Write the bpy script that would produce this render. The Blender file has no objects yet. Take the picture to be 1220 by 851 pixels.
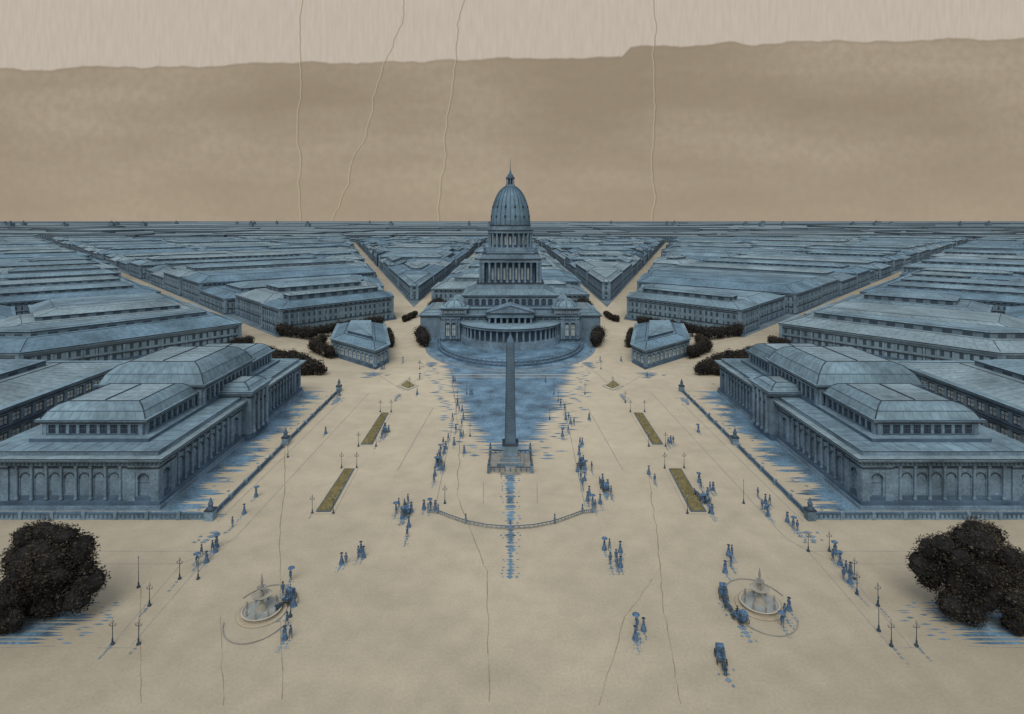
import bpy, math, random
from mathutils import Vector
random.seed(7)
R=random.random
def U(a,b): return a+(b-a)*R()
H=60.0; F=700.0
def g(x,y):
    s=y-263.0
    return ((x-608.0)*H/s, F*H/s)
def k(y): return H/(y-263.0)
# ------------------------------------------------ materials
MATS={}
def mat(name,col,var=0.15,scale=0.3,rough=0.9,col2=None,detail=4,spec=0.15,stretch=(1,1,1),fine=0.0):
    m=bpy.data.materials.new(name); m.use_nodes=True
    nt=m.node_tree; N=nt.nodes; L=nt.links
    b=N['Principled BSDF']; b.inputs['Roughness'].default_value=rough
    b.inputs['Specular IOR Level'].default_value=spec
    geo=N.new('ShaderNodeNewGeometry'); mp=N.new('ShaderNodeMapping')
    mp.inputs['Scale'].default_value=stretch
    L.new(geo.outputs['Position'],mp.inputs['Vector'])
    n=N.new('ShaderNodeTexNoise'); n.inputs['Scale'].default_value=scale; n.inputs['Detail'].default_value=detail
    n.inputs['Roughness'].default_value=0.62
    L.new(mp.outputs[0],n.inputs['Vector'])
    r=N.new('ShaderNodeValToRGB')
    c2=col2 or tuple(min(1,c*(1+var)) for c in col)
    c1=tuple(c*(1-var) for c in col)
    r.color_ramp.elements[0].position=0.33; r.color_ramp.elements[1].position=0.67
    r.color_ramp.elements[0].color=(*c1,1); r.color_ramp.elements[1].color=(*c2,1)
    L.new(n.outputs['Fac'],r.inputs[0])
    out=r.outputs[0]
    if fine>0:
        n2=N.new('ShaderNodeTexNoise'); n2.inputs['Scale'].default_value=scale*14; n2.inputs['Detail'].default_value=3
        L.new(mp.outputs[0],n2.inputs['Vector'])
        mr=N.new('ShaderNodeMapRange'); mr.inputs[1].default_value=0.3; mr.inputs[2].default_value=0.7
        mr.inputs[3].default_value=1-fine; mr.inputs[4].default_value=1+fine
        L.new(n2.outputs['Fac'],mr.inputs[0])
        vm=N.new('ShaderNodeVectorMath'); vm.operation='SCALE'
        L.new(out,vm.inputs[0]); L.new(mr.outputs[0],vm.inputs['Scale']); out=vm.outputs[0]
    L.new(out,b.inputs['Base Color'])
    MATS[name]=m
    return m,nt,b,out
def mth(nt,op,a,b=None,c=None):
    n=nt.nodes.new('ShaderNodeMath'); n.operation=op
    for i,v in enumerate((a,b,c)):
        if v is None: continue
        if isinstance(v,(int,float)): n.inputs[i].default_value=v
        else: nt.links.new(v,n.inputs[i])
    return n.outputs[0]
mat('roof_slate',(0.170,0.262,0.322),0.32,0.045,fine=0.2)
mat('roof_slate_light',(0.215,0.298,0.342),0.28,0.05,fine=0.2)
mat('roof_slate_deep',(0.135,0.225,0.298),0.32,0.05,fine=0.2)
mat('stone_blue',(0.160,0.240,0.315),0.34,0.14,fine=0.22)
mat('stone_dark',(0.085,0.138,0.200),0.3,0.2)
mat('ink',(0.042,0.058,0.078),0.3,0.2)
mat('seam',(0.11,0.175,0.225),0.2,0.2)
mat('glass_pale',(0.38,0.45,0.47),0.25,0.4,rough=0.5)
mat('glass_dark',(0.045,0.072,0.105),0.3,0.5,rough=0.4)
mat('stone_cream',(0.46,0.43,0.35),0.12,0.4,fine=0.1)
mat('stone_grey',(0.27,0.275,0.255),0.2,0.5)
mat('stone_wash',(0.36,0.35,0.30),0.15,0.5)
mat('grass',(0.21,0.185,0.09),0.25,0.5,fine=0.2)
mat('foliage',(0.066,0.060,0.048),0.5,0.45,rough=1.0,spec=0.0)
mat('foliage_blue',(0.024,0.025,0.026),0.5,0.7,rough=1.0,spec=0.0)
mat('bark',(0.05,0.04,0.03),0.2,2)
mat('reflection_blue',(0.130,0.225,0.315),0.45,0.13,rough=0.6,spec=0.15,fine=0.3)  # flat blue of the painted ground reflections; terrace tops share it
mat('reflection_pale',(0.17,0.26,0.345),0.3,0.4,rough=0.6,spec=0.2,fine=0.2)  # paler blue for painted reflection streaks; lowest terrace tops share it
mat('basin_water',(0.30,0.335,0.33),0.25,0.6,rough=0.35,spec=0.3)
mat('cloth_blue',(0.085,0.155,0.25),0.45,3)
mat('cloth_dark',(0.045,0.07,0.10),0.3,3)
mat('skin',(0.35,0.22,0.15),0.05,3)
mat('horse_coat',(0.06,0.095,0.135),0.2,3)
mat('paper_crack_line',(0.28,0.235,0.15),0.2,1)
mat('city_floor',(0.13,0.178,0.208),0.3,0.02,fine=0.2)
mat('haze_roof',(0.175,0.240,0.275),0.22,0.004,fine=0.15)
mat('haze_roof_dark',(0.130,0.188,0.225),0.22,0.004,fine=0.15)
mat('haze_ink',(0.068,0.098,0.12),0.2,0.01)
def wallmat(name,base,dark,pu,pv,wu,wv):
    m,nt,b,out=mat(name,base,0.25,0.03,fine=0.15)
    L=nt.links; N=nt.nodes
    uv=N.new('ShaderNodeUVMap'); sp=N.new('ShaderNodeSeparateXYZ'); L.new(uv.outputs[0],sp.inputs[0])
    fu=mth(nt,'ABSOLUTE',mth(nt,'SUBTRACT',mth(nt,'FRACT',mth(nt,'DIVIDE',sp.outputs[0],pu)),0.5))
    fv=mth(nt,'ABSOLUTE',mth(nt,'SUBTRACT',mth(nt,'FRACT',mth(nt,'DIVIDE',sp.outputs[1],pv)),0.5))
    w=mth(nt,'MULTIPLY',mth(nt,'LESS_THAN',fu,wu),mth(nt,'LESS_THAN',fv,wv))
    mx=N.new('ShaderNodeMix'); mx.data_type='RGBA'
    L.new(w,mx.inputs[0]); L.new(out,mx.inputs[6]); mx.inputs[7].default_value=(*dark,1)
    L.new(mx.outputs[2],b.inputs['Base Color'])
wallmat('wall_windows',(0.165,0.245,0.31),(0.05,0.078,0.108),3.2,3.8,0.22,0.3)
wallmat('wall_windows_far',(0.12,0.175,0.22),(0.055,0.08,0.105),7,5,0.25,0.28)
def groundmat():
    m,nt,b,out=mat('plaza_stone',(0.535,0.482,0.366),0.085,0.018,fine=0.06,detail=5)
    N=nt.nodes;L=nt.links
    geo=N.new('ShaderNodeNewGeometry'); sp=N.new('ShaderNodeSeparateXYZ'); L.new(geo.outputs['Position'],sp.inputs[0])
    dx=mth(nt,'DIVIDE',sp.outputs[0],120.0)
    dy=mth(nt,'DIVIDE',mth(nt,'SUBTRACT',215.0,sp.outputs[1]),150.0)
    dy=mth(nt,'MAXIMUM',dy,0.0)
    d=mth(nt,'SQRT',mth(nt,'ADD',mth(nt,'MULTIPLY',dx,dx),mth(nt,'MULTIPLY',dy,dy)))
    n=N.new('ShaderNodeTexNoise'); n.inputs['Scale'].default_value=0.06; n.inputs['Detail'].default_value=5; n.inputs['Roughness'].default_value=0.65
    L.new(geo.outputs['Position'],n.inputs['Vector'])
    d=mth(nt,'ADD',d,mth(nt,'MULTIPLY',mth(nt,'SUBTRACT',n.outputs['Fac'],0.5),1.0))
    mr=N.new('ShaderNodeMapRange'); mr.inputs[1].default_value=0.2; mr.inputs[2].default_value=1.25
    mr.inputs[3].default_value=1.05; mr.inputs[4].default_value=0.70  # edge vignette painted into the stone colour, darker sideways and towards camera
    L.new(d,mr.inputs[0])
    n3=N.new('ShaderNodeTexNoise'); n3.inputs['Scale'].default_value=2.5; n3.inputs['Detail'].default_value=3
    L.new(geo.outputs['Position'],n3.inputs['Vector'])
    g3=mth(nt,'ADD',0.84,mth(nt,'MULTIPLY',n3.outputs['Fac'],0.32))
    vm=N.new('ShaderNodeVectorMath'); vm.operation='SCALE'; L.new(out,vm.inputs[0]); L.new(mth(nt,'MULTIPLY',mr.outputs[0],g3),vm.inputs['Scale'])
    L.new(vm.outputs[0],b.inputs['Base Color'])
groundmat()
# ------------------------------------------------ mesh builder
class MB:
    def __init__(s,sx=1):
        s.v=[];s.f=[];s.m=[];s.names=[];s.sx=sx;s.fr=None
    def mi(s,n):
        if n not in s.names: s.names.append(n)
        return s.names.index(n)
    def P(s,p):
        x,y,z=p
        if s.fr:
            (ox,oy),(ux,uy),(nx,ny)=s.fr
            x,y=ox+ux*x+nx*y, oy+uy*x+ny*y
        s.v.append((x*s.sx,y,z)); return len(s.v)-1
    def poly(s,pts,m):
        s.f.append([s.P(p) for p in pts]); s.m.append(s.mi(m))
    def mesh(s,vs,fs,m):
        b=len(s.v)
        for p in vs: s.P(p)
        j=s.mi(m)
        for f in fs: s.f.append([b+i for i in f]); s.m.append(j)
    def box(s,x0,x1,y0,y1,z0,z1,m,top=None):
        vs=[(x0,y0,z0),(x1,y0,z0),(x1,y1,z0),(x0,y1,z0),(x0,y0,z1),(x1,y0,z1),(x1,y1,z1),(x0,y1,z1)]
        b=len(s.v)
        for p in vs: s.P(p)
        j=s.mi(m); t=s.mi(top) if top else j
        for q,f in enumerate([(4,5,6,7),(0,1,5,4),(1,2,6,5),(2,3,7,6),(3,0,4,7),(0,3,2,1)]):
            s.f.append([b+i for i in f]); s.m.append(t if q==0 else j)
    def prism(s,poly,z0,z1,m,top=None,cap=True): s.taper(poly,z0,poly,z1,m,top,cap)
    def taper(s,p0,z0,p1,z1,m,top=None,cap=True):
        n=len(p0); b=len(s.v)
        for x,y in p0: s.P((x,y,z0))
        for x,y in p1: s.P((x,y,z1))
        j=s.mi(m)
        for i in range(n):
            a=(i+1)%n; s.f.append([b+i,b+a,b+n+a,b+n+i]); s.m.append(j)
        if cap: s.f.append([b+n+i for i in range(n)]); s.m.append(s.mi(top) if top else j)
    def strip(s,p,q,w,m):
        p=Vector(p);q=Vector(q);d=q-p
        if d.length<1e-4: return
        d.normalize(); up=Vector((0,0,1)) if abs(d.z)<0.95 else Vector((1,0,0))
        a=d.cross(up).normalized()*w/2; c=d.cross(a).normalized()*w/2
        vs=[p+a+c,p-a+c,p-a-c,p+a-c,q+a+c,q-a+c,q-a-c,q+a-c]
        s.mesh([tuple(v) for v in vs],[(0,1,2,3),(7,6,5,4),(0,4,5,1),(1,5,6,2),(2,6,7,3),(3,7,4,0)],m)
    def lathe(s,cx,cy,prof,m,seg=16,a0=0,a1=2*math.pi,ey=1.0,cap=True):
        full=abs(a1-a0-2*math.pi)<1e-6; ns=seg if full else seg+1
        b=len(s.v)
        for r,z in prof:
            for i in range(ns):
                a=a0+(a1-a0)*i/seg
                s.P((cx+r*math.cos(a),cy+r*ey*math.sin(a),z))
        j=s.mi(m)
        for q in range(len(prof)-1):
            for i in range(seg):
                i2=(i+1)%ns
                s.f.append([b+q*ns+i,b+q*ns+i2,b+(q+1)*ns+i2,b+(q+1)*ns+i]); s.m.append(j)
        if cap:
            s.f.append([b+(len(prof)-1)*ns+i for i in range(ns)]); s.m.append(j)
    def col(s,x,y,z0,z1,r,m='stone_blue',seg=8):
        h=z1-z0
        s.lathe(x,y,[(r*1.35,z0),(r*1.35,z0+h*.05),(r,z0+h*.07),(r*.85,z1-h*.08),(r*1.3,z1-h*.04),(r*1.3,z1)],m,seg)
    def seams(s,p0,za,p1,zb,step,w=.08,m='seam'):
        n=len(p0)
        for i in range(n):
            A,B=p0[i],p0[(i+1)%n];C_,D_=p1[i],p1[(i+1)%n]
            c=int(math.hypot(B[0]-A[0],B[1]-A[1])/step)
            for j in range(1,c):
                t=j/c
                s.strip((A[0]+(B[0]-A[0])*t,A[1]+(B[1]-A[1])*t,za),(C_[0]+(D_[0]-C_[0])*t,C_[1]+(D_[1]-C_[1])*t,zb),w,m)
    def obj(s,name,smooth=False):
        me=bpy.data.meshes.new(name); me.from_pydata(s.v,[],s.f)
        for n in s.names: me.materials.append(MATS[n])
        me.polygons.foreach_set('material_index',s.m)
        if any(n.startswith('wall_windows') for n in s.names):
            uv=me.uv_layers.new(name='UVMap').data
            for p in me.polygons:
                n=p.normal
                if abs(n.z)<0.5:
                    l=math.hypot(n.x,n.y) or 1; tx,ty=-n.y/l,n.x/l
                    for li in p.loop_indices:
                        c=me.vertices[me.loops[li].vertex_index].co
                        uv[li].uv=(c.x*tx+c.y*ty,c.z)
        if smooth:
            me.polygons.foreach_set('use_smooth',[True]*len(me.polygons))
        me.update()
        o=bpy.data.objects.new(name,me); bpy.context.scene.collection.objects.link(o)
        return o
def clip(poly,a,b,c):
    out=[]
    n=len(poly)
    for i in range(n):
        p=poly[i];q=poly[(i+1)%n]
        dp=a*p[0]+b*p[1]-c; dq=a*q[0]+b*q[1]-c
        if dp>=0: out.append(p)
        if (dp>=0)!=(dq>=0):
            t=dp/(dp-dq); out.append((p[0]+t*(q[0]-p[0]),p[1]+t*(q[1]-p[1])))
    return out
def area(p):
    return 0.5*sum(p[i][0]*p[(i+1)%len(p)][1]-p[(i+1)%len(p)][0]*p[i][1] for i in range(len(p)))
def clean(p,e=2.0):
    o=[]
    for q in p:
        if not o or math.hypot(q[0]-o[-1][0],q[1]-o[-1][1])>e: o.append(q)
    if len(o)>1 and math.hypot(o[0][0]-o[-1][0],o[0][1]-o[-1][1])<=e: o.pop()
    if len(o)>=3 and area(o)<0: o.reverse()
    return o
def inr(p):
    cx=sum(q[0] for q in p)/len(p);cy=sum(q[1] for q in p)/len(p);m=1e9
    for i in range(len(p)):
        a=p[i];b=p[(i+1)%len(p)];l=math.hypot(b[0]-a[0],b[1]-a[1]) or 1
        m=min(m,abs((b[0]-a[0])*(cy-a[1])-(b[1]-a[1])*(cx-a[0]))/l)
    return m
def inset(p,d):
    n=len(p);o=[]
    for i in range(n):
        a=p[i-1];b=p[i];c=p[(i+1)%n]
        d1=Vector((b[0]-a[0],b[1]-a[1])).normalized();d2=Vector((c[0]-b[0],c[1]-b[1])).normalized()
        n1=Vector((-d1.y,d1.x));n2=Vector((-d2.y,d2.x))
        s=1+n1.dot(n2)
        if s<0.3: s=0.3
        v=(n1+n2)*(d/s); o.append((b[0]+v.x,b[1]+v.y))
    return o
def sound(p,q):
    # every edge of the inset still runs the same way as its parent edge
    n=len(p)
    for i in range(n):
        j=(i+1)%n
        if (p[j][0]-p[i][0])*(q[j][0]-q[i][0])+(p[j][1]-p[i][1])*(q[j][1]-q[i][1])<=0: return False
    return True
def safe_inset(p,d):
    for _ in range(6):
        q=inset(p,d)
        if sound(p,q): return q,d
        d*=.6
    return None,0
# ------------------------------------------------ camera, world, sun
sc=bpy.context.scene
cam=bpy.data.cameras.new('Camera'); co=bpy.data.objects.new('Camera',cam); sc.collection.objects.link(co)
co.location=(0,0,H); co.rotation_euler=(math.radians(90),0,0)
cam.sensor_width=36; cam.lens=F/1220*36; cam.shift_y=-162.5/1220; cam.shift_x=2/1220
cam.clip_end=120000; cam.clip_start=1; sc.camera=co
sc.view_settings.view_transform='Standard'; sc.view_settings.look='None'; sc.view_settings.exposure=0
w=bpy.data.worlds.new('World'); sc.world=w; w.use_nodes=True; nt=w.node_tree; N=nt.nodes; L=nt.links
try: w.cycles.sampling_method='NONE'
except Exception as e: print(e)
bg=N['Background']; bg.inputs[1].default_value=1.0
SE=math.radians(55); SR=math.radians(195)
sky=N.new('ShaderNodeTexSky'); sky.sky_type='NISHITA'; sky.sun_disc=False; sky.sun_elevation=SE; sky.sun_rotation=SR
tc=N.new('ShaderNodeTexCoord'); sp=N.new('ShaderNodeSeparateXYZ'); L.new(tc.outputs['Generated'],sp.inputs[0])
ay=mth(nt,'MAXIMUM',mth(nt,'ABSOLUTE',sp.outputs[1]),0.25)
v=mth(nt,'DIVIDE',sp.outputs[2],ay); u=mth(nt,'DIVIDE',sp.outputs[0],ay)
cb=N.new('ShaderNodeCombineXYZ'); L.new(u,cb.inputs[0]); L.new(v,cb.inputs[1])
def wn(scale,sx,sy,det=3,off=0):
    mp=N.new('ShaderNodeMapping'); mp.inputs['Scale'].default_value=(sx,sy,1); mp.inputs['Location'].default_value=(off,off*.7,0); L.new(cb.outputs[0],mp.inputs[0])
    n=N.new('ShaderNodeTexNoise'); n.noise_dimensions='2D'; n.inputs['Scale'].default_value=scale; n.inputs['Detail'].default_value=det
    L.new(mp.outputs[0],n.inputs['Vector']); return n.outputs['Fac']
nz1=wn(2.2,1,2.8,5); nz2=wn(70,1,1,2); nz3=wn(18,9,1.4,3); nze=wn(14,1,0.1,3); nw=wn(7,.05,1,4,5)
nz5=wn(5,.5,6,4,9)
def wmix(f,a,b):
    m=N.new('ShaderNodeMix'); m.data_type='RGBA'
    for i,x in ((0,f),(6,a),(7,b)):
        if isinstance(x,tuple): m.inputs[i].default_value=(*x,1)
        elif isinstance(x,(int,float)): m.inputs[i].default_value=x
        else: L.new(x,m.inputs[i])
    return m.outputs[2]
def mr(x,a,b,c=0,d=1):
    m=N.new('ShaderNodeMapRange'); L.new(x,m.inputs[0])
    for i,q in enumerate((a,b,c,d)): m.inputs[i+1].default_value=q
    return m.outputs[0]
tan_=wmix(mr(nz1,0.32,0.68),(0.300,0.243,0.174),(0.395,0.328,0.242))
tan_=wmix(mr(nz5,0.4,0.75,0,0.22),tan_,(0.27,0.215,0.155))
tan_=wmix(mr(nz2,0.3,0.7,0,0.3),tan_,(0.27,0.215,0.155))
tan_=wmix(mr(v,0.0,0.16,0.35,0),tan_,(0.42,0.345,0.25))
cream=wmix(mr(nz3,0.2,0.8,.15,.85),(0.47,0.41,0.335),(0.55,0.485,0.41))
thr=mth(nt,'ADD',mth(nt,'MULTIPLY',mth(nt,'ADD',u,0.87),0.02),0.257)
thr=mth(nt,'ADD',thr,mr(u,0.19,0.205,0,0.018))
thr=mth(nt,'ADD',thr,mth(nt,'MULTIPLY',mth(nt,'SUBTRACT',nze,0.5),0.016))
dd=mth(nt,'SUBTRACT',v,thr)
c=wmix(mr(dd,-0.0015,0.0015),tan_,cream)
edge=mth(nt,'MULTIPLY',mr(dd,-0.005,0.0),mr(dd,0.003,0.0))
c=wmix(mth(nt,'MULTIPLY',edge,0.4),c,(0.26,0.20,0.14))
def sky_paper_crack(u0,sl,v0,amp,wd):  # crease of the paper drawn as a thin line in the sky colour
    x=mth(nt,'SUBTRACT',mth(nt,'SUBTRACT',u,u0),mth(nt,'MULTIPLY',mth(nt,'SUBTRACT',v,v0),sl))
    x=mth(nt,'ABSOLUTE',mth(nt,'SUBTRACT',x,mth(nt,'MULTIPLY',mth(nt,'SUBTRACT',nw,.5),amp)))
    return mr(x,0,wd,1,0)
for u0,sl,v0,am in ((-0.357,0.0,0.3,.04),(-0.25,0.33,0.15,-.07),(-0.123,.11,0.0,.05),(0.245,0.0,0.3,-.04)):
    c=wmix(mth(nt,'MULTIPLY',sky_paper_crack(u0,sl,v0,am,.002),.65),c,(0.22,0.17,0.095))
    c=wmix(mth(nt,'MULTIPLY',sky_paper_crack(u0-.0018,sl,v0,am,.0014),.45),c,(0.58,0.51,0.38))
skm=N.new('ShaderNodeVectorMath'); skm.operation='SCALE'; skm.inputs['Scale'].default_value=0.15; L.new(sky.outputs[0],skm.inputs[0])
skw=wmix(.5,skm.outputs[0],(0.66,0.63,0.56))
c=wmix(mr(v,0.42,0.9),c,skw)
L.new(c,bg.inputs[0])
sun=bpy.data.lights.new('Sun','SUN'); sun.energy=1.5; sun.angle=math.radians(40); sun.color=(1,0.94,0.84)
so=bpy.data.objects.new('Sun',sun); sc.collection.objects.link(so)
so.rotation_euler=(math.radians(38),0,math.radians(-12))
# ------------------------------------------------ ground
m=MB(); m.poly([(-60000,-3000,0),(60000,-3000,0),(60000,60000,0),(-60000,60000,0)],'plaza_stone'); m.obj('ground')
# ------------------------------------------------ city
A1=(61,359);A2=(418,1556)
C1=(144.5,318);C2=(856,1135)
def lin(p,q):
    dx,dy=q[0]-p[0],q[1]-p[1];l=math.hypot(dx,dy);return dy/l,-dx/l
an=lin(A1,A2);cn=lin(C1,C2)
ac=an[0]*A1[0]+an[1]*A1[1]; cc=cn[0]*C1[0]+cn[1]*C1[1]
fm=lin((115,307),(75,350))
fmc=fm[0]*115+fm[1]*307
fo=lin((133,290),(174.5,240)); foc=fo[0]*133+fo[1]*290
def sec(name,poly):
    p=poly
    if name=='T': p=clip(p,1,0,67); p=clip(p,-an[0],-an[1],-(ac-8))
    if name=='C': p=clip(p,-1,0,-55); p=clip(p,1,0,0); p=clip(p,0,1,392)
    if name=='M': p=clip(p,an[0],an[1],ac+8); p=clip(p,-cn[0],-cn[1],-(cc-8)); p=clip(p,fm[0],fm[1],fmc)
    if name=='O':
        p=clip(p,cn[0],cn[1],cc+8)
        s=1 if (fo[0]*300+fo[1]*400-foc)>0 else -1
        p=clip(p,s*fo[0],s*fo[1],s*foc); p=clip(p,0,1,224)
    return p
FAR=1600.0
def build_block(mb,poly,h,D,det):
    lw=max(0.2,D/1600.0)
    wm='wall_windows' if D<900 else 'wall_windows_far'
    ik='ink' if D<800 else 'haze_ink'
    rm=random.choice(['roof_slate','roof_slate_deep','roof_slate_light'])
    mb.prism(poly,0,h-1.0,wm,cap=False)
    mb.prism(inset(poly,-0.7),h-1.0,h-0.35,'stone_blue','roof_slate')
    zt=h-0.35+max(0.25,lw*0.5)
    mb.prism(inset(poly,-0.9),h-0.35,zt,ik,rm)
    ir=inr(poly); rh=U(2.2,4.2)
    if ir>3:
        a=inset(poly,0.8)
        t,d=safe_inset(poly,max(1.2,min(9.0,ir*0.55)))
        if t and area(t)>10 and d>.9:
            rh*=min(1,d/4)
            mb.taper(a,zt,t,zt+rh,rm)
            if D<600: mb.seams(a,zt,t,zt+rh,3.6,max(.07,D/5000))
            if det:
                for i in range(len(t)):
                    p,q=t[i],t[(i+1)%len(t)]
                    mb.strip((*p,zt+rh),(*q,zt+rh),lw,ik)
                    mb.strip((*a[i],zt),(*t[i],zt+rh),lw,ik)
                it=inr(t)
                if it>4 and R()<.8:
                    t2,d2=safe_inset(t,min(it*.4,5)); hm=U(.9,2.4)
                    t3=None
                    if t2: t3,d3=safe_inset(t2,min(inr(t2)*.8,9))
                    if t2 and t3 and area(t2)>30:
                        mb.prism(t2,zt+rh-.05,zt+rh+hm,'wall_windows_far',cap=False)
                        mb.prism(inset(t2,-.4),zt+rh+hm,zt+rh+hm+.25,ik,rm)
                        z2=zt+rh+hm+.25; rz=min(2.0,d3*.5)
                        mb.taper(inset(t2,.1),z2,t3,z2+rz,random.choice(['roof_slate','roof_slate_light']))
                        if D<600: mb.seams(inset(t2,.1),z2,t3,z2+rz,3.0,max(.07,D/5000))
                        for i in range(len(t3)):
                            mb.strip((*t3[i],z2+rz),(*t3[(i+1)%len(t3)],z2+rz),lw*.7,ik)
                            mb.strip((*t2[i],z2),(*t3[i],z2+rz),lw*.7,ik)
    if det:
        mb.prism(inset(poly,-0.35),0,1.0,'stone_dark')
        for i in range(len(poly)):
            p,q=poly[i],poly[(i+1)%len(poly)]
            l=math.hypot(q[0]-p[0],q[1]-p[1])
            if l<3: continue
            ux,uy=(q[0]-p[0])/l,(q[1]-p[1])/l
            mb.fr=((p[0],p[1]),(ux,uy),(uy,-ux))
            mb.box(-0.4,1.2,-0.1,0.5,1.0,h-1.0,'stone_blue')
            mb.box(l-1.2,l+0.37,-0.1,0.48,1.0,h-1.0,'stone_blue')
            mb.box(1.2,l-1.2,-0.1,0.3,h*0.33,h*0.33+0.5,'ink')
            mb.box(1.2,l-1.2,-0.1,0.3,h-2.4,h-2.1,'ink')
            if D<650:
                n=max(1,int(l/4.8))
                for j in range(1,n):
                    x=l*j/n
                    mb.box(x-0.35,x+0.35,-0.1,0.25,h*0.33+0.5,h-2.4,'stone_blue')
                    mb.box(x-0.35,x+0.35,-0.1,0.25,1.0,h*0.33,'stone_blue')
            mb.fr=None
far_mb=MB()
def emit(poly,hh=None,street=4.0):
    p=clean(poly)
    if len(p)<3 or area(p)<160: return
    if inr(p)<street+3: return
    q,_d=safe_inset(p,street)
    if not q: return
    p=clean(q,1.5)
    if len(p)<3 or area(p)<120: return
    ys=[q[1] for q in p]; D=min(ys)
    xs=min(abs(q[0]) for q in p)
    if xs>1.0*max(ys)+30: return
    for sx in (1,-1):
        h=hh or U(9,15.5)
        q=[(a*sx,b) for a,b in p]
        if sx<0: q.reverse()
        if D<750:
            mb=MB(); build_block(mb,q,h,D,True); mb.obj('city_building')
        else: build_block(far_mb,q,h,D,D<1500)
th=math.atan2(C2[0]-C1[0],C2[1]-C1[1]); ds=(math.sin(th),math.cos(th)); de=(math.cos(th),-math.sin(th))
def cell(s0,s1,t0,t1):
    return [(C1[0]+ds[0]*s+de[0]*t,C1[1]+ds[1]*s+de[1]*t) for s,t in ((s0,t0),(s0,t1),(s1,t1),(s1,t0))]
s=-420.0
rs=random.Random(3)
while s<2600:
    ds_=U(46,70)*(1 if s<700 else 1.5)
    t=0
    while t>-1600:
        dt=U(110,200)
        p=clip(cell(s,s+ds_,t-dt,t),0,-1,-FAR)
        if len(p)>2:
            p=sec('M',p)
            if len(p)>2: emit(p,street=random.choice([1.2,2.5,6]))
        t-=dt
    t=0
    while t<1800:
        dt=U(80,150)
        p=clip(cell(s,s+ds_,t,t+dt),0,-1,-FAR)
        if len(p)>2:
            p=sec('O',p)
            if len(p)>2: emit(p,street=random.choice([1.5,4,6.5]),hh=U(8,11) if s<300 else None)
        t+=dt
    s+=ds_
y=350.0
while y<FAR:
    dy=U(60,120)
    x=0
    while x<1000:
        dx=U(50,120)
        for nm in ('T','C'):
            p=sec(nm,[(x,y),(x+dx,y),(x+dx,min(y+dy,FAR)),(x,min(y+dy,FAR))])
            if len(p)>2: emit(p,street=2.5)
        x+=dx
    y+=dy
y=FAR
while y<15000:
    dy=max(60,y*y/42000*U(1.0,2.2))
    x=-1.0*y-rs.uniform(0,200)
    while x<1.0*y:
        dx=y*U(0.04,0.26)
        p=[(x,y),(x+dx,y),(x+dx,y+dy),(x,y+dy)]
        st=max(5,y/450)
        p=inset(p,min(st,dy*0.2))
        h=U(6,22)
        lw=y/1900
        far_mb.prism(p,0,h,'wall_windows_far',cap=False)
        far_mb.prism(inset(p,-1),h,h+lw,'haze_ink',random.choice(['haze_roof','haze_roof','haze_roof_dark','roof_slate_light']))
        x+=dx
    y+=dy
for i in range(30):
    D=U(3500,8000); x=U(-0.88,0.88)*D; h=56+U(0,6)*D/700*0.25; ww=U(8,18)
    far_mb.box(x-ww,x+ww,D,D+40,0,h*0.72,'haze_roof_dark')
    far_mb.lathe(x,D+15,[(ww*.7,h*.72),(ww*.6,h*.85),(ww*.2,h*.93),(1,h)],'haze_ink',8)
far_mb.obj('distant_city')
fl=MB()
big=[(0,100),(3000,100),(3000,FAR),(0,FAR)]
for sx in (1,-1):
    fl.sx=sx
    for nm in 'TCMO':
        p=sec(nm,big)
        fl.poly([(a,b,0.05) for a,b in p],'city_floor')
fl.sx=1
fl.poly([(-60000,FAR,0.05),(60000,FAR,0.05),(60000,59000,0.05),(-60000,59000,0.05)],'city_floor')
fl.obj('city_street_paving')
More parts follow.
